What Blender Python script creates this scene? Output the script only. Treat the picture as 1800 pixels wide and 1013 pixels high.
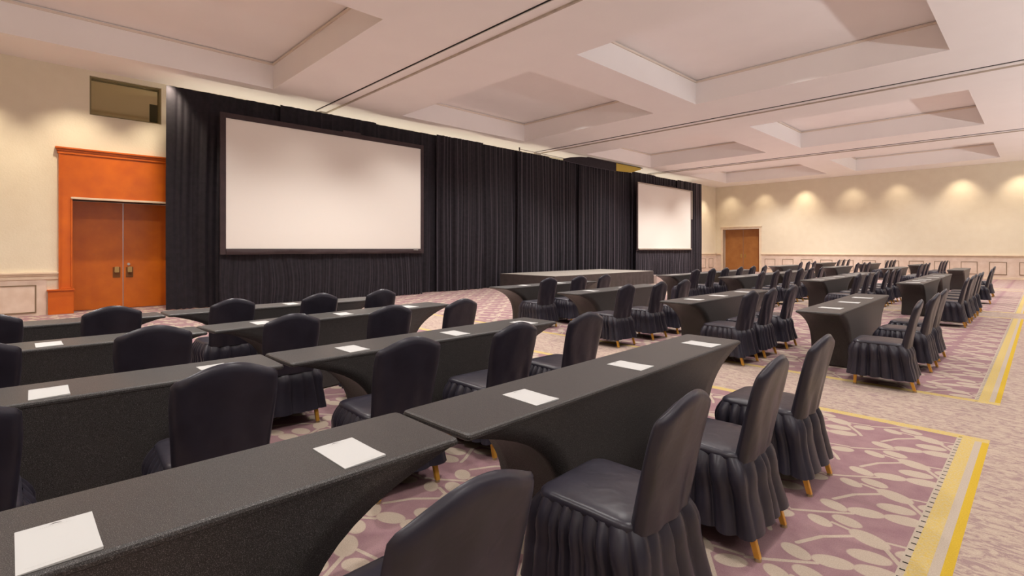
import bpy, bmesh, math, random
from mathutils import Vector, Matrix, noise
random.seed(7)
for o in list(bpy.data.objects): bpy.data.objects.remove(o)
S = bpy.context.scene
COL = S.collection

# ---------------------------------------------------------------- camera
# X: away from the stage wall, Y: along the stage wall towards the far wall, origin on the floor under the lens
F_PX, HORIZON, CAM_H, YAW = 897.0, 438.0, 1.48, math.radians(46.158)
cam = bpy.data.cameras.new('camera'); camo = bpy.data.objects.new('camera', cam); COL.objects.link(camo)
camo.location = (0, 0, CAM_H); camo.rotation_euler = (math.pi/2, 0, YAW)
cam.sensor_width = 36; cam.lens = F_PX/1800*36; cam.shift_y = -(506.5-HORIZON)/1800
cam.clip_start = .05; cam.clip_end = 200
S.camera = camo
# ---------------------------------------------------------------- light
S.view_settings.view_transform = 'Standard'; S.view_settings.look = 'None'
S.view_settings.gamma = 1; S.view_settings.use_curve_mapping = False
S.view_settings.exposure = 0.86
w = bpy.data.worlds.new('World'); S.world = w; w.use_nodes = True
w.node_tree.nodes['Background'].inputs[0].default_value = (1, .95, .90, 1)
w.node_tree.nodes['Background'].inputs[1].default_value = 0.1
ZC = 5.69            # ceiling beams
XW, YF = -15.55, 34.29   # stage wall, far wall
XR, YB = 7.0, -4.0       # unseen right wall, its openings added for fill light, and back wall
def spot(x, y, z, power, cone, blend=.6, col=(1, .90, .78), tilt=(0, 0), r=.06):
    l = bpy.data.lights.new('downlight', 'SPOT'); l.energy = power; l.color = col
    l.spot_size = math.radians(cone); l.spot_blend = blend; l.shadow_soft_size = r
    o = bpy.data.objects.new('downlight', l); COL.objects.link(o)
    o.location = (x, y, z); o.rotation_euler = (math.radians(tilt[0]), math.radians(tilt[1]), 0)
GEN = 178
for x in (-11.2, -7.68, -4.2, -.65, 2.6, 5.6):  # rows on the unseen side are added to bounce light onto the ceiling
    for y in (-1.5, 2.2, 6.0, 9.6, 13.2, 16.8, 20.4, 24.2, 28.0, 31.2):
        incof = any(a < x < b for a, b in ((-14.05, -8.35), (-7, -1.35))) and any(a < y < b for a, b in ((-1, 4.8), (8.65, 14.15), (18, 23.4), (27.45, 32.4)))
        spot(x, y, 6.3 if incof else ZC-.03, GEN*{-11.2: 1.9, -7.68: 1.4, -4.2: 1.05, -.65: .75}.get(x, .40)*(1.5 if y > 18 else 1), 120, .7, (1, .955, .91))
for x, p in ((-14.5, 1), (-12.33, 1), (-10.02, 2.3), (-7.53, 1), (-5.43, 1), (-2.87, 2.0), (-.73, 2)):
    spot(x, YF-.75, ZC-.03, 68*p, 84, .9, (1, .84, .62), (12, 0), .15)
for y in (-.9, .9, 2.5, 32.4):
    spot(XW+1.15, y, ZC-.03, 165, 80, .85, (1, .86, .66), (0, 13))
for y in (5.5, 8.2, 13.5, 16.5, 19.5, 24.2, 27.2):
    spot(-12.6, y, ZC-.03 if not (8.65 < y < 14.15 or 18 < y < 23.4 or y < 4.77) else 6.3, (85 if y < 20 else 38), 90, 1.0, (1, .93, .86), (0, 14), .35)

def up_strip(x, y, z, lx, ly, power, col, tilt=(0, 0)):      # upward strip: behind the stage drapes, and as added ceiling fill
    l = bpy.data.lights.new('uplight_strip', 'AREA'); l.shape = 'RECTANGLE'; l.size = lx; l.size_y = ly; l.energy = power; l.color = col
    o = bpy.data.objects.new('uplight_strip', l); COL.objects.link(o); o.location = (x, y, z); o.rotation_euler = (math.pi+math.radians(tilt[0]), math.radians(tilt[1]), 0)
up_strip(XW+.35, 16.2, 4.7, .08, 27.0, 60, (1, .88, .70))
FILL_UP = 900
up_strip(XR-.22, 15.0, 2.3, .25, 34.0, FILL_UP, (.97, .98, 1.0), (0, -30))  # added strip on the unseen right wall, brightens the ceiling

# ---------------------------------------------------------------- helpers
def link(o, parent=None):
    COL.objects.link(o)
    if parent is not None: o.parent = parent
    return o
def mesh_from(name, verts, faces, smooth=False):
    me = bpy.data.meshes.new(name); me.from_pydata([tuple(v) for v in verts], [], faces); me.update()
    if smooth:
        for p in me.polygons: p.use_smooth = True
    return me
def obj(name, me, m=None, parent=None, loc=(0, 0, 0), rz=0):
    if m is not None and not me.materials: me.materials.append(m)
    o = bpy.data.objects.new(name, me); link(o, parent)
    o.location = loc; o.rotation_euler = (0, 0, rz)
    return o
def empty(name, loc=(0, 0, 0), rz=0):
    o = bpy.data.objects.new(name, None); COL.objects.link(o); o.empty_display_size = .1
    o.location = loc; o.rotation_euler = (0, 0, rz); return o
def tag(o, label=None, cat=None, group=None, kind=None):
    if label: o['label'] = label
    if cat: o['category'] = cat
    if group: o['group'] = group
    if kind: o['kind'] = kind
    return o
class MB:
    def __init__(s): s.v = []; s.f = []
    def box(s, a, b):
        (x0, y0, z0), (x1, y1, z1) = a, b; n = len(s.v)
        s.v += [(x0,y0,z0),(x1,y0,z0),(x1,y1,z0),(x0,y1,z0),(x0,y0,z1),(x1,y0,z1),(x1,y1,z1),(x0,y1,z1)]
        s.f += [tuple(n+i for i in q) for q in ((0,3,2,1),(4,5,6,7),(0,1,5,4),(1,2,6,5),(2,3,7,6),(3,0,4,7))]
        return s
    def quad(s, *p):
        n = len(s.v); s.v += list(p); s.f.append(tuple(range(n, n+len(p)))); return s
    def tube(s, a, b, r0, r1=None, n=12):
        r1 = r0 if r1 is None else r1
        a, b = Vector(a), Vector(b); d = (b-a).normalized(); u = d.orthogonal().normalized(); v = d.cross(u); k = len(s.v)
        for p, r in ((a, r0), (b, r1)):
            for i in range(n):
                t = 2*math.pi*i/n; s.v.append(tuple(p+u*r*math.cos(t)+v*r*math.sin(t)))
        for i in range(n): s.f.append((k+i, k+(i+1) % n, k+n+(i+1) % n, k+n+i))
        s.f.append(tuple(k+i for i in range(n))[::-1]); s.f.append(tuple(k+n+i for i in range(n))); return s
    def grid(s, rows, close=False):
        k = len(s.v); m = len(rows[0])
        for r in rows: s.v += [tuple(p) for p in r]
        for i in range(len(rows)-1):
            for j in range(m if close else m-1):
                j2 = (j+1) % m
                s.f.append((k+i*m+j, k+i*m+j2, k+(i+1)*m+j2, k+(i+1)*m+j))
        return s
    def me(s, name, smooth=False, bevel=0):
        m = mesh_from(name, s.v, s.f, smooth)
        bm = bmesh.new(); bm.from_mesh(m)
        if bevel:
            bmesh.ops.bevel(bm, geom=list(bm.edges), offset=bevel, segments=2, affect='EDGES', clamp_overlap=True)
        bmesh.ops.recalc_face_normals(bm, faces=bm.faces); bm.to_mesh(m); bm.free()
        return m
    def build(s, name, m, parent=None, smooth=False, bevel=0):
        return obj(name, s.me(name, smooth, bevel), m, parent)

# ---------------------------------------------------------------- materials
class NT:
    def __init__(s, name):
        s.m = bpy.data.materials.new(name); s.m.use_nodes = True; s.t = s.m.node_tree
        s.b = s.t.nodes['Principled BSDF']
    def n(s, kind, **kw):
        x = s.t.nodes.new(kind)
        for k, v in kw.items(): setattr(x, k, v)
        return x
    def l(s, a, b): s.t.links.new(a, b)
    def val(s, x, sock):
        if hasattr(x, 'links') or hasattr(x, 'is_linked'): s.l(x, sock)
        else: sock.default_value = x
    def math(s, op, a, b=None, c=None, clamp=False):
        x = s.n('ShaderNodeMath', operation=op, use_clamp=clamp); s.val(a, x.inputs[0])
        if b is not None: s.val(b, x.inputs[1])
        if c is not None: s.val(c, x.inputs[2])
        return x.outputs[0]
    def vm(s, op, a, b=None, c=None, out=0):
        x = s.n('ShaderNodeVectorMath', operation=op); s.val(a, x.inputs[0])
        if b is not None: s.val(b, x.inputs[1])
        if c is not None: s.val(c, x.inputs[2])
        return x.outputs['Value'] if out == 'v' else x.outputs[0]
    def mix(s, f, a, b):
        x = s.n('ShaderNodeMix', data_type='RGBA'); s.val(f, x.inputs[0]); s.val(a, x.inputs[6]); s.val(b, x.inputs[7]); return x.outputs[2]
    def noise(s, vec, scale, detail=3, rough=.5, dist=0):
        x = s.n('ShaderNodeTexNoise'); s.l(vec, x.inputs['Vector']); x.inputs['Scale'].default_value = scale
        x.inputs['Detail'].default_value = detail; x.inputs['Roughness'].default_value = rough; x.inputs['Distortion'].default_value = dist
        return x.outputs['Fac']
    def ramp(s, f, lo, hi):
        x = s.n('ShaderNodeMapRange'); s.val(f, x.inputs[0]); x.inputs[1].default_value = lo; x.inputs[2].default_value = hi; x.clamp = True
        return x.outputs[0]
    def obj(s): return s.n('ShaderNodeTexCoord').outputs['Object']
    def geo(s): return s.n('ShaderNodeNewGeometry').outputs['Position']
    def bump(s, hgt, strength, dist=.01):
        x = s.n('ShaderNodeBump'); x.inputs['Strength'].default_value = strength; x.inputs['Distance'].default_value = dist
        s.l(hgt, x.inputs['Height']); s.l(x.outputs[0], s.b.inputs['Normal'])
    def set(s, rough=.6, spec=.5, metal=0, sheen=0, sheen_r=.4, tint=None):
        s.b.inputs['Roughness'].default_value = rough; s.b.inputs['Specular IOR Level'].default_value = spec
        s.b.inputs['Metallic'].default_value = metal; s.b.inputs['Sheen Weight'].default_value = sheen; s.b.inputs['Sheen Roughness'].default_value = sheen_r
        if tint: s.b.inputs['Sheen Tint'].default_value = (*tint, 1)
        return s
def c4(c): return (*c, 1)
def plain(name, c, c2=None, scale=20, bump=0, bscale=None, **kw):
    n = NT(name).set(**kw)
    if c2 is None and not bump: n.b.inputs['Base Color'].default_value = c4(c); return n.m
    p = n.obj()
    if c2 is not None: n.l(n.mix(n.ramp(n.noise(p, scale, 4), .3, .7), c4(c), c4(c2)), n.b.inputs['Base Color'])
    else: n.b.inputs['Base Color'].default_value = c4(c)
    if bump: n.bump(n.noise(p, bscale or scale, 4), bump)
    return n.m
M = {}
M['ceiling'] = plain('ceiling_paint', (.92, .875, .855), (.90, .855, .835), 1.3, bump=.05, bscale=8, rough=.8, spec=.2)
M['coffer_trim'] = plain('coffer_moulding_paint', (.78, .68, .58), rough=.7, spec=.2)
M['track'] = plain('track_metal', (.55, .47, .38), (.42, .36, .3), 6, rough=.5, metal=.2)
M['dark'] = plain('dark_gap', (.015, .012, .012), rough=.9)
M['wall'] = plain('stucco_wall_paint', (.78, .70, .55), (.75, .665, .515), 3, bump=.35, bscale=28, rough=.8, spec=.2)
M['wainscot'] = plain('limewashed_wood', (.76, .62, .52), (.66, .51, .41), 4, bump=.1, bscale=30, rough=.6, spec=.3)
M['rail'] = plain('rail_wood', (.80, .66, .50), (.72, .57, .42), 5, rough=.5, spec=.4)
M['groove'] = plain('panel_dark_outline', (.22, .15, .09), rough=.7)  # dark outline colour of the wainscot panel mouldings
M['orange'] = plain('orange_stained_wood', (.66, .14, .004), (.54, .10, .004), 2.5, rough=.38, spec=.5)
M['orange_door'] = plain('orange_door_veneer', (.58, .14, .006), (.48, .105, .005), 3, bump=.03, bscale=40, rough=.36, spec=.5)
M['brown_door'] = plain('amber_door_veneer', (.40, .17, .045), (.32, .12, .03), 2.5, rough=.4)
M['brass'] = plain('brass', (.55, .36, .14), rough=.35, metal=1)
M['plate'] = plain('bronze_plate', (.20, .075, .02), rough=.5, metal=.4)
M['olive'] = plain('olive_window_frame', (.23, .18, .08), rough=.5)
M['glass'] = plain('tinted_booth_glass', (.42, .37, .21), rough=.04, metal=.85)
M['drape'] = plain('black_velvet', (.010, .008, .011), (.018, .014, .019), 9, rough=.75, spec=.25, sheen=.36, sheen_r=.4, tint=(.8, .7, .85))
M['bezel'] = plain('screen_masking_cloth', (.055, .035, .037), (.04, .026, .028), 4, rough=.7, spec=.3)
M['alu'] = plain('aluminium', (.6, .56, .52), rough=.35, metal=.9)
M['screen'] = plain('matte_screen_vinyl', (.80, .75, .69), rough=.85, spec=.1)
M['yellow'] = plain('yellow_ochre_panel', (.50, .36, .05), rough=.6)
M['deck'] = plain('stage_deck_carpet', (.34, .31, .27), (.28, .25, .22), 30, rough=.9, bump=.2, bscale=300)
M['stage_skirt'] = plain('stage_skirt_cloth', (.075, .058, .054), (.055, .043, .04), 5, rough=.85)
M['step'] = plain('step_carpet', (.55, .44, .38), (.45, .34, .31), 30, rough=.9)
M['gold'] = plain('gold_lacquered_leg', (.78, .42, .07), (.70, .36, .05), 12, rough=.32, metal=.45)
M['rubber'] = plain('foot_cap', (.32, .22, .12), rough=.5)
M['paper'] = plain('white_paper', (.56, .56, .55), rough=.7, spec=.3)
M['ink'] = plain('grey_ink', (.10, .10, .10), rough=.7)
M['ink_light'] = plain('pale_grey_ink', (.42, .42, .40), rough=.7)
def spandex():
    n = NT('black_spandex_weave').set(rough=.45, spec=.5, sheen=.02, sheen_r=.35)
    p = n.obj(); g = n.noise(p, 420, 2, .7); g2 = n.noise(p, 150, 2, .6)
    spk = n.ramp(g, .52, .74)
    base = n.mix(spk, c4((.022, .019, .018)), c4((.24, .225, .22)))
    n.l(base, n.b.inputs['Base Color']); n.bump(g2, .25, .002); return n.m
M['spandex'] = spandex()
def satin():
    n = NT('black_satin_polyester').set(rough=.33, spec=.36, sheen=.03, sheen_r=.3, tint=(.75, .78, 1))
    p = n.obj(); f = n.ramp(n.noise(p, 6, 3), .3, .7)
    n.l(n.mix(f, c4((.020, .0175, .026)), c4((.031, .0275, .040))), n.b.inputs['Base Color'])
    n.bump(n.noise(p, 11, 2, .45, .5), .13, .02); return n.m
M['satin'] = satin()
def carpet():
    n = NT('patterned_carpet').set(rough=.95, spec=.1)
    P = n.geo(); sx = n.n('ShaderNodeSeparateXYZ'); n.l(P, sx.inputs[0]); X, Y = sx.outputs[0], sx.outputs[1]
    TX, TY = .60, .65
    hx, hy = TX/2, TY/2
    def local(cx, cy, ang):
        d = n.vm('SUBTRACT', P, (cx, cy, 0))
        wv = n.vm('WRAP', d, (hx, hy, 1), (-hx, -hy, -1))
        r = n.n('ShaderNodeVectorRotate', rotation_type='Z_AXIS'); n.l(wv, r.inputs['Vector']); r.inputs['Angle'].default_value = -ang
        return r.outputs[0]
    dist = None
    def acc(v):
        nonlocal dist
        dist = v if dist is None else n.math('MINIMUM', dist, v)
    leaves = [(-.615, 3.115, .10, .062, -.44), (-.58, 2.935, .092, .058, .25), (-.52, 2.815, .098, .058, .28), (-.43, 3.08, .075, .052, .5),
              (-.84, 2.735, .078, .05, -.45), (-.69, 2.765, .09, .055, .4), (-.74, 3.235, .076, .05, -.3), (-.845, 3.14, .07, .045, -.5)]
    for cx, cy, a, b, ang in leaves:
        q = n.vm('MULTIPLY', local(cx, cy, ang), (1/a, 1/b, 0))
        acc(n.vm('LENGTH', q, out='v'))
    segs = [((-.79, 3.165), (-.68, 3.14), .011), ((-.55, 3.085), (-.43, 2.91), .012), ((-.86, 2.82), (-.79, 2.97), .012), ((-.79, 2.97), (-.68, 3.09), .012),
            ((-.54, 3.14), (-.41, 3.17), .010), ((-.90, 2.575), (-.74, 2.70), .011), ((-.43, 2.91), (-.40, 2.85), .012), ((-.99, 3.16), (-.90, 3.225), .011)]
    for (x0, y0), (x1, y1), wd in segs:
        L = math.hypot(x1-x0, y1-y0)/2; ang = math.atan2(y1-y0, x1-x0)
        q = n.vm('ABSOLUTE', local((x0+x1)/2, (y0+y1)/2, ang)); q = n.vm('MULTIPLY', q, (1, 1, 0))
        q = n.vm('MAXIMUM', n.vm('SUBTRACT', q, (L, 0, 0)), (0, 0, 0))
        acc(n.math('DIVIDE', n.vm('LENGTH', q, out='v'), wd))
    leaf = n.math('SUBTRACT', 1.0, n.ramp(dist, .94, 1.04))
    fine = n.noise(P, 160, 2, .7); mid = n.noise(P, 9, 3)
    st = n.vm('MULTIPLY', P, (1, 2.2, 1)); mot = n.noise(st, 11, 6, .72, 1.2)
    beige, mauve, mauve2 = c4((.56, .455, .365)), c4((.335, .195, .215)), c4((.39, .24, .25))
    ground = n.mix(n.ramp(mid, .35, .65), mauve, mauve2)
    pattern = n.mix(leaf, ground, beige)
    motc = n.mix(n.ramp(mot, .46, .58), c4((.56, .445, .355)), c4((.38, .265, .255)))
    yel = n.mix(n.ramp(n.noise(P, 60, 3, .7), .35, .65), c4((.68, .48, .11)), c4((.62, .50, .28)))
    yel2 = c4((.64, .43, .045)); pale = c4((.55, .46, .37))
    def band(v, lo, hi):   # 1 inside lo..hi
        return n.math('MULTIPLY', n.math('GREATER_THAN', v, lo), n.math('LESS_THAN', v, hi))
    # distance along Y from the aisle centres
    T0, PER = 6.03, 9.85
    yy = n.math('WRAP', n.math('SUBTRACT', Y, T0), PER/2, -PER/2)
    ay = n.math('ABSOLUTE', yy)
    inY = n.math('GREATER_THAN', ay, .63)
    inX = n.math('LESS_THAN', X, -.285)
    panel = n.math('MULTIPLY', inX, inY)
    col = n.mix(panel, motc, pattern)
    eX = n.math('MULTIPLY', band(X, -.47, -.285), inY)
    col = n.mix(eX, col, pale)
    col = n.mix(n.math('MULTIPLY', band(X, -.44, -.365), inY), col, yel)
    col = n.mix(n.math('MULTIPLY', band(X, -.325, -.285), inY), col, yel2)
    col = n.mix(n.math('MULTIPLY', band(ay, .63, .73), inX), col, yel)
    tick = n.math('LESS_THAN', n.math('WRAP', Y, .075, 0.0), .012)
    col = n.mix(n.math('MULTIPLY', n.math('MULTIPLY', tick, band(X, -.462, -.44)), inY), col, c4((.03, .025, .02)))
    mul = n.math('MULTIPLY_ADD', fine, .5, .53)
    vm = n.vm('SCALE', col); vm.node.inputs['Scale'].default_value = 1; n.l(mul, vm.node.inputs['Scale'])
    n.l(vm, n.b.inputs['Base Color']); n.bump(fine, .3, .004)
    return n.m
M['carpet'] = carpet()

# ---------------------------------------------------------------- setting
def struct(o): o['kind'] = 'structure'; return o
struct(MB().quad((XW-.6, YB, 0), (XR, YB, 0), (XR, YF+.6, 0), (XW-.6, YF+.6, 0)).build('floor', M['carpet']))

# ceiling with coffers
CX = [(-14.03, -8.38), (-7.0, -1.37)]
CY = [(-1.0, 4.77), (8.66, 14.14), (18.03, 23.4), (27.45, 32.45)]
ZT = 6.38
xs = sorted({XW-.1, XR, *[v for c in CX for v in c]}); ys = sorted({YB, YF+.1, *[v for c in CY for v in c]})
mb = MB()
for i in range(len(xs)-1):
    for j in range(len(ys)-1):
        x0, x1, y0, y1 = xs[i], xs[i+1], ys[j], ys[j+1]
        if (x0, x1) in CX and (y0, y1) in CY:
            mb.quad((x0,y0,ZT),(x0,y1,ZT),(x1,y1,ZT),(x1,y0,ZT))
            mb.quad((x0,y0,ZC),(x0,y1,ZC),(x0,y1,ZT),(x0,y0,ZT)); mb.quad((x1,y0,ZC),(x1,y0,ZT),(x1,y1,ZT),(x1,y1,ZC))
            mb.quad((x0,y0,ZC),(x0,y0,ZT),(x1,y0,ZT),(x1,y0,ZC)); mb.quad((x0,y1,ZC),(x1,y1,ZC),(x1,y1,ZT),(x0,y1,ZT))
        else: mb.quad((x0,y0,ZC),(x0,y1,ZC),(x1,y1,ZC),(x1,y0,ZC))
me = mesh_from('ceiling', mb.v, mb.f)
ceil = struct(obj('ceiling', me, M['ceiling']))
for x0, x1 in CX:
    for y0, y1 in CY:
        t = .035; h0, h1 = ZT-.075, ZT-.03; m = MB()
        m.box((x0, y0, h0), (x0+t, y1, h1)).box((x1-t, y0, h0), (x1, y1, h1)).box((x0+t, y0, h0), (x1-t, y0+t, h1)).box((x0+t, y1-t, h0), (x1-t, y1, h1))
        m.build('coffer_moulding', M['coffer_trim'], ceil)
for k, y in enumerate((6.44, 16.06, 25.2)):
    t = empty('trim_%d' % (k+1)); struct(t)
    MB().box((XW+.3, y-.03, ZC-.012), (XR, y+.0, ZC)).build('track_slot', M['dark'], t)
    MB().box((XW+.3, y, ZC-.03), (XR, y+.06, ZC)).build('track_rail', M['ceiling'], t)
    MB().box((XW+.3, y+.30, ZC-.035), (XR, y+.345, ZC)).build('track_rail', M['track'], t)
    MB().box((XW+.2, y+.0, ZC-.10), (XW+.3, y+.345, ZC)).build('track_end', M['track'], t)

# stage wall with the recessed double door and the booth window
DY0, DY1, DZ = .84, 2.80, 2.63
SY0, SY1, SZ = .60, 3.04, 3.80
WY0, WY1, WZ0, WZ1 = 1.15, 2.56, 4.65, 5.57
TH = .45
def wall_x(name, x, y0, y1, z1, holes, th):   # wall facing +X built of boxes round its holes
    m = MB(); cy = sorted({y0, y1, *[v for h in holes for v in h[:2]]}); cz = sorted({0, z1, *[v for h in holes for v in h[2:]]})
    for i in range(len(cy)-1):
        for j in range(len(cz)-1):
            my, mz = (cy[i]+cy[i+1])/2, (cz[j]+cz[j+1])/2
            if any(h[0] < my < h[1] and h[2] < mz < h[3] for h in holes): continue
            m.box((x-th, cy[i], cz[j]), (x, cy[i+1], cz[j+1]))
    return m
wl = struct(wall_x('w', XW, YB, YF+.6, ZC+.8, [(DY0, DY1, 0, DZ), (WY0, WY1, WZ0, WZ1)], TH+.15).build('wall_left', M['wall']))
# dado rail, wainscot sheet and panels
def rail_x(y0, y1, z0, z1):
    m = MB(); m.box((XW, y0, z1-.035), (XW+.075, y1, z1)); m.box((XW, y0, z1-.075), (XW+.05, y1, z1-.035)); m.box((XW, y0, z0), (XW+.03, y1, z1-.075))
    return m.build('dado_rail', M['rail'], wl)
def panel_me(wd, ht, axis):
    m = MB(); t = .022; d = .02
    for a, b in (((0, 0), (wd, t)), ((0, ht-t), (wd, ht)), ((0, t), (t, ht-t)), ((wd-t, t), (wd, ht-t))):
        if axis == 'x': m.box((0, a[0], a[1]), (d, b[0], b[1]))
        else: m.box((a[0], -d, a[1]), (b[0], 0, b[1]))
    return m.me('panel_moulding')
def panel_field(wd, ht, axis):
    m = MB(); t = .022
    if axis == 'x': m.box((0, t, t), (.012, wd-t, ht-t))
    else: m.box((t, -.012, t), (wd-t, 0, ht-t))
    return m.me('panel_field', bevel=.004)
def panels(wall, axis, starts, z, wd, ht, base):
    a, b = panel_me(wd, ht, axis), panel_field(wd, ht, axis)
    for s_ in starts:
        loc = (base, s_, z) if axis == 'x' else (s_, base, z)
        o = obj('wainscot_panel', b, M['wainscot'], wall, loc); obj('panel_moulding', a, M['groove'], o)
MB().box((XW, YB, 0), (XW+.015, .40, .88)).build('wainscot', M['wainscot'], wl); rail_x(YB, .60, .80, .96)
panels(wl, 'x', (-.74, -1.7), .06, .97, .62, XW+.015)
MB().box((XW, 29.6, 0), (XW+.015, YF, 1.1)).build('wainscot', M['wainscot'], wl); rail_x(29.6, YF, 1.0, 1.18)
panels(wl, 'x', (29.9, 31.0, 32.1, 33.2), .23, .62, .62, XW+.015)

# door 1
d1 = struct(empty('door_1', (XW, 1.82, 0)))
def dpart(name, m, parent, a, b, bevel=0, off=(XW, 1.82, 0)):
    sh = lambda p: (p[0]-off[0], p[1]-off[1], p[2]-off[2])
    return MB().box(sh(a), sh(b)).build(name, m, parent, bevel=bevel)
XD = XW-.40
for s_, (a, b) in ((-1, (DY0, 1.818)), (1, (1.832, DY1))):
    lf = dpart('leaf', M['orange_door'], d1, (XD-.05, a+.004, .01), (XD, b, DZ-.01), .004)
    yc = 1.825+s_*.13
    pl = dpart('push_plate', M['plate'], lf, (XD, yc-.075, .77), (XD+.006, yc+.075, 1.03))
    MB().box((XD+.006-XW, yc-1.82-.045, .90), (XD+.07-XW, yc-1.82+.045, 1.04)).build('pull_handle', M['brass'], lf, bevel=.008)
    if s_ > 0: MB().tube((XD-XW, yc-1.82-.02, 1.10), (XD+.03-XW, yc-1.82-.02, 1.10), .035, .028, 16).build('lock_cylinder', M['alu'], lf)
dpart('gap_light_strip', M['alu'], d1, (XD-.03, 1.818, .01), (XD-.02, 1.832, DZ-.01))  # bright metal strip standing in for light through the door gap
# surround: jambs, plinth blocks, over-panel, head moulding, cornice
for s_ in (-1, 1):
    y0, y1 = (SY0, DY0) if s_ < 0 else (DY1, SY1)
    dpart('jamb', M['orange'], d1, (XW-.35, y0 if s_ > 0 else y0, .58), (XW+.05, y1, DZ))
    yi = y1-.03 if s_ < 0 else y0-.0
    dpart('jamb_bead', M['orange'], d1, (XW+.05, yi, .60), (XW+.085, yi+.03, DZ), .006)
    yo = y0-.0 if s_ < 0 else y1-.03
    dpart('jamb_bead', M['orange'], d1, (XW+.05, yo, .60), (XW+.085, yo+.03, SZ-.15), .006)
    pa, pb = (.42, .86) if s_ < 0 else (DY1-.02, SY1+.18)
    dpart('plinth_block', M['orange'], d1, (XW-.3, pa, 0), (XW+.11, pb, .53), .006)
    dpart('plinth_cap', M['orange'], d1, (XW-.3, pa-.02, .53), (XW+.14, pb+.02, .565), .008)
    dpart('plinth_cap', M['orange'], d1, (XW-.3, y0, .565), (XW+.10, y1, .60), .008)
dpart('over_panel', M['orange'], d1, (XW-.35, SY0, DZ), (XW+.05, SY1, SZ-.12))
dpart('head_moulding', M['rail'], d1, (XW+.05, DY0-.03, DZ), (XW+.10, DY1+.03, DZ+.05), .008)
for k, (z0, z1, dx) in enumerate(((SZ-.14, SZ-.08, .07), (SZ-.08, SZ-.03, .085), (SZ-.03, SZ+.01, .11))):
    dpart('cornice', M['orange'], d1, (XW-.1, SY0-(dx-.05), z0), (XW+dx, SY1+(dx-.05), z1), .006)
# booth window
w1 = struct(empty('window_1', (XW, WY0, WZ0)))
def wp(name, m, a, b, bevel=0): return MB().box((a[0], a[1]-WY0, a[2]-WZ0), (b[0], b[1]-WY0, b[2]-WZ0)).build(name, m, w1, bevel=bevel)
t = .035
wp('frame', M['olive'], (-.30, WY0, WZ0), (-.06, WY1, WZ0+t)); wp('frame', M['olive'], (-.30, WY0, WZ1-t), (-.06, WY1, WZ1))
wp('frame', M['olive'], (-.30, WY0, WZ0+t), (-.06, WY0+t, WZ1-t)); wp('frame', M['olive'], (-.30, WY1-t, WZ0+t), (-.06, WY1, WZ1-t))
wp('pane', M['glass'], (-.20, WY0+t, WZ0+t), (-.19, WY1-t, WZ1-t))

# far wall with its double door
FX0, FX1, FZ = -15.05, -12.68, 2.82
m = MB(); 
for x0, x1, z0, z1 in ((XW-.6, FX0, 0, ZC+.8), (FX1, XR, 0, ZC+.8), (FX0, FX1, FZ, ZC+.8)): m.box((x0, YF, z0), (x1, YF+.6, z1))
wf = struct(m.build('wall_far', M['wall']))
for x0, x1 in ((XW, FX0-.12), (FX1+.12, XR)):
    MB().box((x0, YF-.015, 0), (x1, YF, 1.08)).build('wainscot', M['wainscot'], wf)
    m = MB(); m.box((x0, YF-.075, 1.14), (x1, YF, 1.18)); m.box((x0, YF-.05, 1.10), (x1, YF, 1.14)); m.box((x0, YF-.025, 1.04), (x1, YF, 1.10)); m.build('dado_rail', M['rail'], wf)
panels(wf, 'y', [-2.89-1.05*k for k in range(-3, 10)], .23, .62, .62, YF-.015)
bb = struct(MB().box((FX1+.12, YF-.035, 0), (XR, YF-.0152, .10)).build('baseboard_far', M['rail']))
d2 = struct(empty('door_2', (-13.86, YF, 0)))
def fp(name, m, parent, a, b, bevel=0): return dpart(name, m, parent, a, b, bevel, (-13.86, YF, 0))
for a, b in ((FX0, -13.87), (-13.855, FX1)):
    lf = fp('leaf', M['brown_door'], d2, (a+.004, YF+.38, .01), (b-.004, YF+.43, FZ-.03), .004)
    hx = b-.12 if b < -13.8 else a+.12
    fp('push_plate', M['brass'], lf, (hx-.05, YF+.372, .9), (hx+.05, YF+.38, 1.15))
fp('jamb', M['rail'], d2, (FX0-.12, YF-.05, 0), (FX0, YF+.3, FZ+.10)); fp('jamb', M['rail'], d2, (FX1, YF-.05, 0), (FX1+.12, YF+.3, FZ+.10))
fp('head', M['rail'], d2, (FX0, YF-.05, FZ-.02), (FX1, YF+.3, FZ+.10)); fp('cornice', M['rail'], d2, (FX0-.16, YF-.09, FZ+.10), (FX1+.16, YF, FZ+.14))

# unseen back wall, and right wall with openings added to let fill light in
struct(MB().box((XW-.6, YB-.3, 0), (XR+.3, YB, ZC+.8)).box((XW, YB, 2.1), (XR-.45, YB+.45, 2.2)).box((XW, YB+.42, 2.2), (XR-.45, YB+.45, 2.3)).build('wall_back', M['wall']))
m = MB(); m.box((XR, YB, 0), (XR+.3, YF+.6, .5)).box((XR, YB, 5.0), (XR+.3, YF+.6, ZC+.8))
yy = YB
while yy < YF+.6: m.box((XR, yy, .5), (XR+.3, min(yy+.5, YF+.6), 5.0)); yy += 4.8
m.box((XR-.45, YB, 2.1), (XR, YF, 2.2)).box((XR-.45, YB, 2.2), (XR-.42, YF, 2.3))    # ledge added to carry and hide the ceiling fill strip
M['dark_absorber'] = plain('dark_absorber_paint', (.13, .07, .04), (.10, .052, .03), 3, rough=.5)  # unseen wall kept dark to cut light on the chair backs
struct(m.build('wall_right', M['dark_absorber']))

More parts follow.
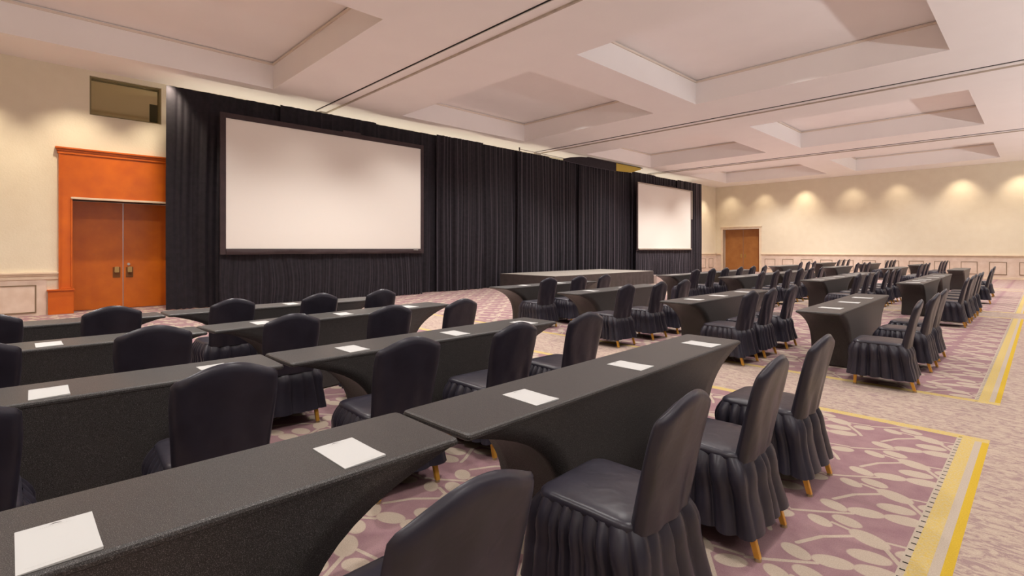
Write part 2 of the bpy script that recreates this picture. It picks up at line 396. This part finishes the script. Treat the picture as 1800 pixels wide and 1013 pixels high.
# ---------------------------------------------------------------- stage end: drapes, screens, stage
def drape(y0, y1, z0, z1, x, amp=.05, wl_=.16, seed=0, gather=0.0, step=.022, flare=1.0):
    rnd = random.Random(seed); ph = [rnd.uniform(0, 6.28) for _ in range(6)]
    n = int((y1-y0)/step); rows = []
    nz = 14
    for i in range(nz+1):
        v = i/nz; z = z0+(z1-z0)*v; r = []
        for j in range(n+1):
            y = y0+(y1-y0)*j/n
            q = y+.05*math.sin(1.3*y+ph[0])*(1-v)+.09*noise.noise(Vector((y*.7, v*1.2, seed)))
            a = math.sin(2*math.pi*q/wl_+ph[1]+1.4*math.sin(2*math.pi*q/(wl_*3.7)+ph[2]))
            b = math.sin(2*math.pi*q/(wl_*2.63)+ph[3]); c_ = math.sin(2*math.pi*q/(wl_*.53)+ph[4])
            am = amp*(.55+.45*(1-v))*(.5+.5*abs(math.sin(y*.9+ph[5]))+.25)
            r.append((x+am*(.40*a+.36*b+.12*c_+1.1*noise.noise(Vector((q*4.3, v*.6, seed*3.7)))+.5*noise.noise(Vector((q*9.5, v*.9, seed*1.7))))*flare, y+.35*amp*math.cos(2*math.pi*q/wl_)*.4, z+(0.012*a if i == 0 else 0)))
        rows.append(r)
    return MB().grid(rows).me('drape', smooth=True)
XC_ = -14.62
edges = [2.5, 5.1, 8.0, 10.3, 12.4, 14.2, 16.1, 18.1, 20.2, 22.3, 24.6, 27.0, 30.0]
dl = ['at the door end', 'behind the larger screen left of its middle', 'behind the larger screen right of its middle', 'just right of the larger screen', 'second right of the larger screen',
      'left of the stage middle', 'at the stage middle', 'right of the stage middle', 'beside the smaller looking screen', 'just left of the second screen', 'behind the second screen', 'at the far wall end']
dl = ['at the end beside the orange door', 'behind the first screen on the orange door side', 'behind the middle of the first screen', 'beside the first screen towards the stage', 'between first screen and stage edge',
      'behind the end of the stage by the first screen', 'behind the middle of the stage under the pipe', 'behind the stage past its middle', 'behind the end of the stage by its steps', 'between stage steps and second screen', 'behind the second screen', 'at the end by the far wall']
for k in range(len(edges)-1):
    top = 5.43 if edges[k] < 14 or edges[k] > 21 else 5.38
    ampl = .062 if 9 < edges[k] < 22 else .045
    me = drape(edges[k]-(.30 if k % 2 == 0 and k else 0), edges[k+1]+(.30 if k % 2 == 0 and k < 11 else 0), .015, top, XC_+(.15 if k % 2 else 0), ampl, .19+.02*(k % 3), 11+k)
    o = obj('velvet_drape', me, M['drape'])
    tag(o, 'floor-length black velvet drape panel hanging '+dl[k], 'curtain', 'black velvet drapes along the stage wall')
def screen(y0, y1, z0, z1, x, label, seed, bez=.13, alu=False):
    r = tag(empty('projection_screen', (x, (y0+y1)/2, 0)), label, 'projection screen')
    yc = (y0+y1)/2; h = (y1-y0)/2
    bm_ = M['bezel']
    n = 40; rows = []
    for i in range(3):
        rows.append([(0.0, -h+2*h*j/n, z0+(z1-z0)*i/2) for j in range(n+1)])
    m = MB(); m.box((-.012, -h, z0), (.0, h, z1)); m.build('screen_surface', M['screen'], r)
    e = .025
    def bz(a, b): return MB().box(a, b).build('masking_border', bm_, r, bevel=.006)
    bz((-.03, -h-bez, z0-bez-.02), (e, -h, z1+bez)); bz((-.03, h, z0-bez-.02), (e, h+bez*.8, z1+bez)); bz((-.03, -h, z1), (e, h, z1+bez))
    # slack lower border
    rows = []; rnd = random.Random(seed)
    for i in range(5):
        v = i/4; rows.append([(e+.02*math.sin(v*math.pi)+.012*noise.noise(Vector((yy_*2.2, v*2, seed))), yy_, z0-v*(bez+.02)+.012*noise.noise(Vector((yy_*1.1, 3, seed)))*v) for yy_ in [-h+2*h*j/60 for j in range(61)]])
    k = MB().grid(rows); k.box((-.03, -h, z0-bez), (0, h, z0)); k.build('lower_border', bm_, r, smooth=False)
    MB().box((-.03, .18, z1+bez-.01), (e+.01, .75, z1+bez+.055)).build('hanger_bracket', bm_, r, bevel=.012)
    if alu:
        MB().box((e, h+.02, z1-1.6), (e+.05, h+.07, z1+.05)).build('upright_pole', M['alu'], r, bevel=.01)
        MB().box((0, -h-bez*.35, z1+.0), (e+.012, h+.06, z1+.05)).build('edge_tube', M['alu'], r); MB().box((0, -h, z0-.06), (e+.04, h, z0-.0)).build('edge_tube', M['alu'], r)
    mk = MB()
    for q in range(5): mk.box((e+.03, h-.30+q*.035, z0-.05), (e+.034, h-.275+q*.035, z0-.02))
    mk.build('maker_mark', M['alu'], r)
    sk = drape(-h-bez, h+bez*.8, .015, z0-bez+.02, -.06, .03, .10, seed, step=.013)
    o = obj('screen_skirt', sk, M['drape'], None, (x, yc, 0))
    tag(o, 'tightly gathered black skirt hanging below '+('the screen beside the orange door' if seed == 1 else 'the screen nearer the far wall'), 'skirt', 'gathered skirts below the screens')
    return r
screen(3.66, 9.40, 1.49, 4.75, -14.10, 'large white projection screen with dark border beside the orange door', 1)
screen(22.30, 27.85, 1.51, 4.79, -14.10, 'large white projection screen with silver edge nearer the far wall', 2, .09, True)
# drape pipe
p = tag(empty('drape_pipe', (-14.36, 16.1, 5.40)), 'thin silver drape pipe with knob end above the stage drapes', 'pipe')
MB().tube((0, -1.9, .035), (0, 1.95, -.01), .014).build('tube', M['alu'], p, smooth=True)
MB().tube((0, 1.95, -.05), (0, 1.95, .04), .045, .045, 14).build('end_knob', M['alu'], p); MB().tube((0, -1.9, -.03), (0, -1.9, .10), .02, .03, 10).build('bracket', M['bezel'], p)
# hanging masking piece above the drapes
p = tag(empty('hanging_masking_panel', (-14.24, 19.8, 5.4)), 'long black hanging masking panel with ochre yellow end above the stage drapes', 'panel')
pr = [(16.75, 5.28, 5.36), (17.2, 5.26, 5.47), (17.9, 5.24, 5.58), (18.5, 5.22, 5.62), (20.6, 5.22, 5.62)]
m = MB()
rows = []
for y, z0, z1 in pr: rows.append([(-.03, y-19.8, z0-5.4), (.02, y-19.8, z0-5.4), (.02, y-19.8, z1-5.4), (-.03, y-19.8, z1-5.4)])
m.grid(rows, True); n_ = len(m.v); m.f.append((0, 1, 2, 3)); m.f.append((n_-4, n_-3, n_-2, n_-1)); m.build('black_cloth', M['drape'], p)
rows = [[(-.03, y-19.8, z0-5.4), (.03, y-19.8, z0-5.4), (.03, y-19.8, z1-5.4), (-.03, y-19.8, z1-5.4)] for y, z0, z1 in ((20.6, 5.24, 5.605), (21.9, 5.30, 5.605), (22.75, 5.53, 5.605))]
m = MB().grid(rows, True); m.f += [(0, 1, 2, 3), (8, 9, 10, 11)]; m.build('yellow_end', M['yellow'], p)
m = MB().box((-.035, 18.4-19.8, .205), (.05, 22.9-19.8, .235)).build('top_batten', M['bezel'], p)
# stage
SX0, SX1, SYA, SYB, SH = -14.30, -11.55, 13.12, 19.45, .55
s = tag(empty('stage_platform', ((SX0+SX1)/2, (SYA+SYB)/2, 0)), 'low portable stage with grey deck and dark skirt before the drapes', 'stage')
ox, oy = (SX0+SX1)/2, (SYA+SYB)/2; nx, ny = 2, 3
for i in range(nx):
    for j in range(ny):
        x0 = SX0+(SX1-SX0)*i/nx-ox; x1 = SX0+(SX1-SX0)*(i+1)/nx-ox; y0 = SYA+(SYB-SYA)*j/ny-oy; y1 = SYA+(SYB-SYA)*(j+1)/ny-oy
        MB().box((x0+.003, y0+.003, SH-.06), (x1-.003, y1-.003, SH)).build('deck_panel', M['deck'], s, bevel=.004)
def skirt(a, b, seed):
    a, b = Vector(a), Vector(b); L = (b-a).length; d = (b-a)/L; nr = Vector((d.y, -d.x, 0)); n = int(L/.04); rows = []
    for i in range(4):
        v = i/3; rows.append([a+d*L*j/n+nr*(.006*(1-v)*math.sin(j*.9+seed+.8*math.sin(j*.31)))+Vector((0, 0, .01+(SH-.02)*v)) for j in range(n+1)])
    return MB().grid(rows).build('stage_skirt', M['stage_skirt'], s, smooth=True)
e = .012
skirt((SX1-ox+e, SYA-oy-e, 0), (SX1-ox+e, SYB-oy+e, 0), 1); skirt((SX0-ox, SYA-oy-e, 0), (SX1-ox+e, SYA-oy-e, 0), 2); skirt((SX1-ox+e, SYB-oy+e, 0), (SX0-ox, SYB-oy+e, 0), 3)
st = tag(empty('stage_steps', (-11.75, 19.9, 0)), 'small pale carpeted stage steps at the stage end by the second screen', 'steps')
MB().box((-.45, -.40, 0), (.35, -.10, .36)).build('upper_step', M['step'], st, bevel=.01); MB().box((-.45, -.10, 0), (.35, .22, .18)).build('lower_step', M['step'], st, bevel=.01)

# ---------------------------------------------------------------- tables
TZ, TW = .745, .46
def rrect(hx, hy, r, n):   # n points per corner, straight sides sampled too
    pts = []
    cs = [(hx-r, hy-r, 0), (-hx+r, hy-r, 90), (-hx+r, -hy+r, 180), (hx-r, -hy+r, 270)]
    for cx, cy, a0 in cs:
        for i in range(n+1):
            t = math.radians(a0+90*i/n); pts.append((cx+r*math.cos(t), cy+r*math.sin(t)))
    return pts
tcache = {}
def table_meshes(L):
    k = round(L, 2)
    if k in tcache: return tcache[k]
    hl = L/2; hw = TW/2
    m = MB()
    prof = [(.006, .716), (.001, .721), (0, .732), (.003, .740), (.012, TZ)]
    rows = [[(x, y, z) for x, y in rrect(hw-i, hl-i, .022, 4)] for i, z in prof]
    m.grid(rows, True); n = len(rows[0]); m.f.append(tuple(range(len(m.v)-n, len(m.v)))); m.f.append(tuple(range(n))[::-1])
    top = m.me('tabletop', smooth=False)
    # stretched cover: straight long sides, ends swept in to the feet
    NZ = 16; rows = []
    ny_, nx_ = 14, 8
    for i in range(NZ+1):
        z = .728-(.728-.012)*(i/NZ)**1.25
        ins = .66*(1-math.exp(-(.728-z)/.16)); H = hl-.003-ins
        wd = hw-.003-.016*math.sin(math.pi*min(1, (.728-z)/.72))
        bow = .03*min(1, (.728-z)/.4)     # end panel drawn in between the two feet
        r = []
        for j in range(ny_+1):
            y = -H+2*H*j/ny_; r.append((wd-.012*math.sin(math.pi*j/ny_)*min(1, i/6), y, z))
        for j in range(1, nx_):
            u = 1-2*j/nx_; r.append((wd*u, H-bow*(1-u*u), z))
        for j in range(ny_+1):
            y = H-2*H*j/ny_; r.append((-wd+.012*math.sin(math.pi*j/ny_)*min(1, i/6), y, z))
        for j in range(1, nx_):
            u = -1+2*j/nx_; r.append((wd*u, -H+bow*(1-u*u), z))
        rows.append(r)
    cov = MB().grid(rows, True).me('stretch_cover', smooth=True)
    hf = hl-.012-.66
    foot = MB()
    foot.tube((0, 0, 0), (0, 0, .02), .030, .026, 14)
    fm = foot.me('foot_pocket', smooth=False)
    for q, mt in ((top, 'spandex'), (cov, 'spandex'), (fm, 'spandex')): q.materials.append(M[mt])
    tcache[k] = (top, cov, fm, hf); return tcache[k]
def table(x0, y0, x1, y1, label, group):
    L = math.hypot(x1-x0, y1-y0); rz = math.atan2(y1-y0, x1-x0)-math.pi/2
    t = tag(empty('training_table', ((x0+x1)/2, (y0+y1)/2, 0), rz), label, 'table', group)
    top, cov, fm, hf = table_meshes(L)
    obj('tabletop', top, None, t); obj('stretch_cover', cov, None, t)
    for sx in (-1, 1):
        for sy in (-1, 1): obj('foot_pocket', fm, None, t, (sx*(TW/2-.035), sy*(hf-.04), 0))
    return t
# ---------------------------------------------------------------- chairs
def loop(hx0, hx1, hy, r, n):    # rounded rectangle resampled evenly: points and outward normals, starting at the back centre
    raw = []
    for cx, cy, a0 in ((hx1-r, hy-r, 0), (hx0+r, hy-r, 90), (hx0+r, -hy+r, 180), (hx1-r, -hy+r, 270)):
        for i in range(9):
            t = math.radians(a0+90*i/8); raw.append(Vector((cx+r*math.cos(t), cy+r*math.sin(t), 0)))
    raw = [Vector((hx1, 0, 0))]+raw+[Vector((hx1, 0, 0))]
    d = [0]
    for a, b in zip(raw, raw[1:]): d.append(d[-1]+(b-a).length)
    out = []; k = 0
    for i in range(n):
        s_ = d[-1]*i/n
        while d[k+1] < s_: k += 1
        f = (s_-d[k])/max(1e-9, d[k+1]-d[k]); out.append(raw[k].lerp(raw[k+1], f))
    nr = []
    for i in range(n):
        t = out[(i+1) % n]-out[i-1]; nr.append(Vector((t.y, -t.x, 0)).normalized())
    return out, nr
def skirt_mesh(seed):
    rnd = random.Random(seed); N = 260; NZ = 12
    a, nr = loop(-.262, .195, .228, .06, N); b, _ = loop(-.305, .285, .272, .045, N)
    # pleat positions round the hem
    per = 0; pl = []
    s_ = 0.0
    while s_ < 1: 
        wd = rnd.uniform(.026, .052)
        if s_ < .12 or s_ > .88: wd *= 1.6
        pl.append((s_, wd, rnd.uniform(.5, 1.25), rnd.uniform(-.6, .6))); s_ += wd
    rows = []
    for i in range(NZ+1):
        v = i/NZ; z = .462-(.462-.115)*v; r = []
        for j in range(N):
            s_ = j/N; q = [p for p in pl if p[0] <= s_][-1]; u = min(1, (s_-q[0])/q[1])
            ridge = math.sin(math.pi*u)**.6*2-1.15           # round folds with sharp valleys
            back = 1 if .12 < s_ < .88 else .55
            A = .029*q[2]*back*(min(1, .12+v*3.0)**.7)*(1-.2*v)
            puff = .018*math.sin(math.pi*min(1, v*2.2))*(.3+.7*back)*(1 if v < .46 else 0)
            wob = .012*noise.noise(Vector((s_*9, v*2.5, seed)))*v
            p = a[j].lerp(b[j], v**.8)+nr[j]*(A*ridge+puff+wob)
            r.append((p.x, p.y, z+.006*noise.noise(Vector((s_*14, 0, seed)))*(v == 1)))
        rows.append(r)
    return MB().grid(rows, True).me('pleated_skirt', smooth=True)
def seat_mesh():
    N = 56; a, nr = loop(-.268, .20, .232, .065, N); c = Vector((-.03, 0, 0)); rows = []
    for f, z in ((.985, .445), (1.0, .458), (.995, .470), (.965, .4805), (.90, .487), (.7, .491), (.4, .494), (.12, .495)):
        rows.append([(c.x+(p.x-c.x)*f, p.y*f, z-.012*max(0, (p.x*f-.02))*2) for p in a])
    m = MB().grid(rows, True); m.f.append(tuple(range(len(m.v)-N, len(m.v)))); m.f.append(tuple(range(N))[::-1])
    return m.me('seat_cover', smooth=True)
def back_mesh(seed):
    NU, NV = 28, 20; fr, bk = [], []
    for i in range(NV+1):
        v = i/NV; rf, rb = [], []
        for j in range(NU+1):
            u = -1+2*j/NU
            zt = .882+.070*math.cos(u*math.pi/2)**1.15-(.012*((abs(u)-.93)/.07)**2 if abs(u) > .93 else 0)
            z = .435+(zt-.435)*v
            hw = .207+.022*min(1, v*1.4)-.004*max(0, v-.85)/.15
            x = .185+.20*(z-.45)+.035*(z-.45)**2*2-.012*(1-u*u)*(-1)
            th = (.034-.010*v)*max(0, 1-abs(u)**9)**.5*max(0, 1-v**26)**.5+.0015
            wr = .006*noise.noise(Vector((u*2.2+seed, v*2.4, 0)))+.004*math.sin(9*u*(1-.4*v)+4*v)*(1-v)
            rf.append((x-th, u*hw, z)); rb.append((x+th+wr*(1-abs(u)**6), u*hw, z))
        fr.append(rf); bk.append(rb)
    m = MB()
    rows = [fr[i]+bk[i][::-1] for i in range(NV+1)]
    m.grid(rows, True); n = len(rows[0])
    k = len(m.v)-n
    for j in range(NU): m.f.append((k+j, k+j+1, k+n-2-j, k+n-1-j))
    me = m.me('back_cover', smooth=True)
    return me
SK = [skirt_mesh(3+i) for i in range(4)]; SE = seat_mesh(); BK = [back_mesh(i*3.1) for i in range(3)]
def leg_me(x0, x1, y0, y1, name):
    m = MB(); t0, t1 = .0135, .017
    rows = [[(x0-t0, y0-t0, 0.012), (x0+t0, y0-t0, .012), (x0+t0, y0+t0, .012), (x0-t0, y0+t0, .012)], [(x1-t1, y1-t1, .45), (x1+t1, y1-t1, .45), (x1+t1, y1+t1, .45), (x1-t1, y1+t1, .45)]]
    m.grid(rows, True); m.f += [(3, 2, 1, 0), (4, 5, 6, 7)]; return m.me(name, bevel=.002)
def cap_me(x0, y0): return MB().tube((x0, y0, 0), (x0, y0, .014), .017, .015, 10).me('foot_cap')
LEGS = []
for sx, sy in ((-1, -1), (-1, 1), (1, -1), (1, 1)):
    xa = -.245 if sx < 0 else .275; xb = -.225 if sx < 0 else .15
    a, b = leg_me(xa, xb, sy*.205, sy*.19, 'leg'), cap_me(xa, sy*.205); a.materials.append(M['gold']); b.materials.append(M['rubber']); LEGS.append((a, b))
for me in SK+[SE]+BK: me.materials.append(M['satin'])
cn = [0]
def chair(x, y, rz, label, group):
    k = cn[0]; cn[0] += 1
    t = tag(empty('banquet_chair', (x, y, 0), rz), label, 'chair', group)
    obj('seat_cover', SE, None, t); obj('back_cover', BK[k % 3], None, t); obj('pleated_skirt', SK[(k*7//3) % 4], None, t)
    for a, b in LEGS:
        l = obj('leg', a, None, t); obj('foot_cap', b, None, l)
    return t
# ---------------------------------------------------------------- notepads
PW, PL, PT = .155, .245, .003
m = MB(); NX_, NY_ = 8, 4; tp, bt = [], []
for i in range(NX_+1):
    x = -PL/2+PL*i/NX_; u = i/NX_
    tp.append([(x, -PW/2+PW*j/NY_, PT+.004*max(0, u-.6)**2/.16*(j/NY_)) for j in range(NY_+1)]); 
m.grid(tp); k = len(m.v); m.grid([[(p[0], p[1], 0) for p in r] for r in tp])
W1 = NY_+1
for i in range(NX_): m.f += [(i*W1, (i+1)*W1, k+(i+1)*W1, k+i*W1), (i*W1+NY_, (i+1)*W1+NY_, k+(i+1)*W1+NY_, k+i*W1+NY_)]
for j in range(NY_): m.f += [(j, j+1, k+j+1, k+j), (NX_*W1+j, NX_*W1+j+1, k+NX_*W1+j+1, k+NX_*W1+j)]
PADM = m.me('paper_block'); PADM.materials.append(M['paper'])
m = MB(); z = PT+.0006; a0 = []
for i in range(9):
    t = i/8; y = -.012+.026*t; xo = -.106-.006*math.sin(math.pi*t)**.8; a0.append((xo, y, .0022*math.sin(math.pi*t)+.0003))
for p, q in zip(a0, a0[1:]): m.quad((p[0]-p[2], p[1], z), (p[0]+p[2], p[1], z), (q[0]+q[2], q[1], z), (q[0]-q[2], q[1], z))
EMB = m.me('emblem'); EMB.materials.append(M['ink'])
m = MB()
for i in range(16):
    if i in (7, 12): continue
    y = -.030+.0040*i; m.quad((-.1005, y, z), (-.0985, y, z), (-.0985, y+.0022, z), (-.1005, y+.0022, z))
for i in range(30): 
    y = -.062+.0042*i; m.quad((.1085, y, z+.002), (.1095, y, z+.002), (.1095, y+.003, z+.002), (.1085, y+.003, z+.002))
TXT = m.me('small_print'); TXT.materials.append(M['ink_light'])
def pad(x, y, rz, label, group):
    t = tag(empty('notepad', (x, y, TZ+.0005), rz), label, 'notepad', group)
    obj('paper_block', PADM, None, t); obj('emblem', EMB, None, t); obj('small_print', TXT, None, t); return t

# ---------------------------------------------------------------- layout
ROW = {1: 'back row', 2: 'third row', 3: 'second row', 4: 'front row'}
BLK = {'L': 'orange door block', 'R': 'block across the wide aisle', 'N': 'block of paired tables', 'M': 'block beyond paired tables', 'O': 'block beside far wall'}
ORD = ['first', 'second', 'third', 'fourth', 'fifth', 'sixth', 'seventh', 'eighth']
GT, GC, GP = 'black spandex covered training tables', 'black satin covered banquet chairs', 'white notepads on the tables'
# tables: row, block -> list of (x0, y0, x1, y1)
TB = {
 (1, 'L'): [(-1.80, -1.66, -1.805, 1.23), (-1.80, 1.26, -1.915, 4.17)],
 (2, 'L'): [(-3.62, -1.55, -3.575, 1.21), (-3.575, 1.24, -3.655, 3.92)],
 (3, 'L'): [(-5.33, -1.60, -5.37, 1.19), (-5.37, 1.22, -5.72, 4.10)],
 (4, 'L'): [(-6.92, -1.60, -6.96, 1.15), (-7.00, 1.18, -7.02, 3.85)],
 (1, 'R'): [(-1.835, 6.70, -1.935, 10.0)],
 (2, 'R'): [(-3.55, 6.53, -3.60, 9.70)],
 (3, 'R'): [(-5.50, 6.56, -5.62, 9.50)],
 (4, 'R'): [(-7.25, 6.56, -7.30, 9.50)],
 (1, 'N'): [(-1.99, 13.65, -2.02, 16.75), (-2.02, 16.80, -2.10, 19.9)],
 (2, 'N'): [(-3.76, 13.25, -3.80, 16.3), (-3.80, 16.35, -3.86, 19.4)],
 (3, 'N'): [(-5.68, 13.15, -5.70, 16.2), (-5.70, 16.25, -5.74, 19.3)],
 (4, 'N'): [(-7.33, 12.85, -7.36, 15.9), (-7.36, 15.95, -7.45, 19.0)],
 (1, 'M'): [(-2.13, 23.5, -2.17, 26.5)],
 (2, 'M'): [(-4.05, 23.4, -4.07, 26.4)],
 (3, 'M'): [(-6.0, 23.3, -6.0, 26.3)],
 (4, 'M'): [(-8.0, 23.2, -8.0, 26.2)],
 (2, 'O'): [(-4.1, 29.4, -4.1, 32.4)],
 (3, 'O'): [(-6.1, 29.4, -6.1, 32.4)],
 (4, 'O'): [(-8.1, 29.4, -8.1, 32.4)],
}
CH = {   # chair centres (x, [y...])
 (1, 'L'): (-1.23, [.76, 1.79, 2.71, 3.61]),
 (2, 'L'): (-2.95, [-.23, .71, 1.71, 2.60, 3.46]),
 (3, 'L'): (-4.59, [-.24, .68, 1.63, 2.55, 3.39]),
 (4, 'L'): (-6.33, [-.21, .60, 1.63, 2.59, 3.41]),
 (1, 'R'): (-1.21, [6.83, 8.05, 8.90]),
 (2, 'R'): (-2.88, [6.79, 7.46, 8.34]),
 (3, 'R'): (-4.66, [6.64, 7.58, 8.42]),
 (4, 'R'): (-6.69, [7.12, 8.02, 8.85]),
 (1, 'N'): (-1.28, [12.95, 13.8, 14.62, 15.45, 16.3, 18.9]),
 (2, 'N'): (-3.08, [13.2, 14.1, 15.0, 16.1, 17.0, 17.9]),
 (3, 'N'): (-5.00, [12.9, 13.9, 14.8, 15.8, 16.8, 17.7]),
 (4, 'N'): (-6.65, [12.9, 13.8, 14.7, 15.7, 16.7, 17.7]),
 (1, 'M'): (-1.33, [21.7]),
 (2, 'M'): (-3.40, [23.8, 24.8, 25.7]),
 (3, 'M'): (-5.35, [23.8, 24.8, 25.7]),
 (4, 'M'): (-7.35, [23.6, 24.6, 25.5]),
 (2, 'O'): (-3.45, [29.8, 30.8, 31.7]),
 (3, 'O'): (-5.45, [29.8, 30.8, 31.7]),
 (4, 'O'): (-7.45, [29.8, 30.8, 31.7]),
}
PADS = {
 (1, 'L'): [(-1.715, .065), (-1.735, .85), (-1.76, 1.815), (-1.80, 2.76), (-1.83, 3.78)],
 (2, 'L'): [(-3.52, .10), (-3.52, .86), (-3.52, 1.75), (-3.55, 2.72), (-3.58, 3.6)],
 (3, 'L'): [(-5.30, .15), (-5.38, 1.72), (-5.48, 2.62), (-5.60, 3.55)],
 (4, 'L'): [(-6.95, 1.9), (-6.97, 2.6)],
 (1, 'R'): [(-1.83, 7.25), (-1.85, 8.2), (-1.88, 9.1)], (2, 'R'): [(-3.52, 7.05), (-3.54, 7.9), (-3.56, 8.9)],
 (3, 'R'): [(-5.5, 7.2), (-5.52, 8.3)], (4, 'R'): [(-7.25, 7.3), (-7.26, 8.4)],
 (1, 'N'): [(-1.98, y) for y in (14.1, 14.9, 15.7, 17.0, 18.1)], (2, 'N'): [(-3.75, y) for y in (13.8, 14.7, 15.6, 16.8, 17.8)],
 (3, 'N'): [(-5.66, y) for y in (13.9, 15.0)], (4, 'N'): [(-7.32, y) for y in (13.5, 14.6)],
}
rr = random.Random(5)
for (r, b), L in TB.items():
    for i, t in enumerate(L):
        where = '' if len(L) == 1 else (', nearer the camera end' if 0 else (', the one closer to the far wall' if i else ', the one farther from the far wall'))
        table(*t, 'black spandex covered table, %s, %s%s' % (ROW[r], BLK[b], where.replace('the one ', '')), GT)
for (r, b), (x, L) in CH.items():
    for i, y in enumerate(L):
        chair(x+rr.uniform(-.015, .015), y, rr.uniform(-.06, .06), 'black satin chair, %s counting towards the far wall, %s, %s' % (ORD[i], ROW[r], BLK[b]), GC)
for (r, b), L in PADS.items():
    for i, (x, y) in enumerate(L):
        pad(x, y, rr.uniform(-.08, .06), 'white notepad, %s counting towards the far wall, %s, %s' % (ORD[i], ROW[r], BLK[b]), GP)
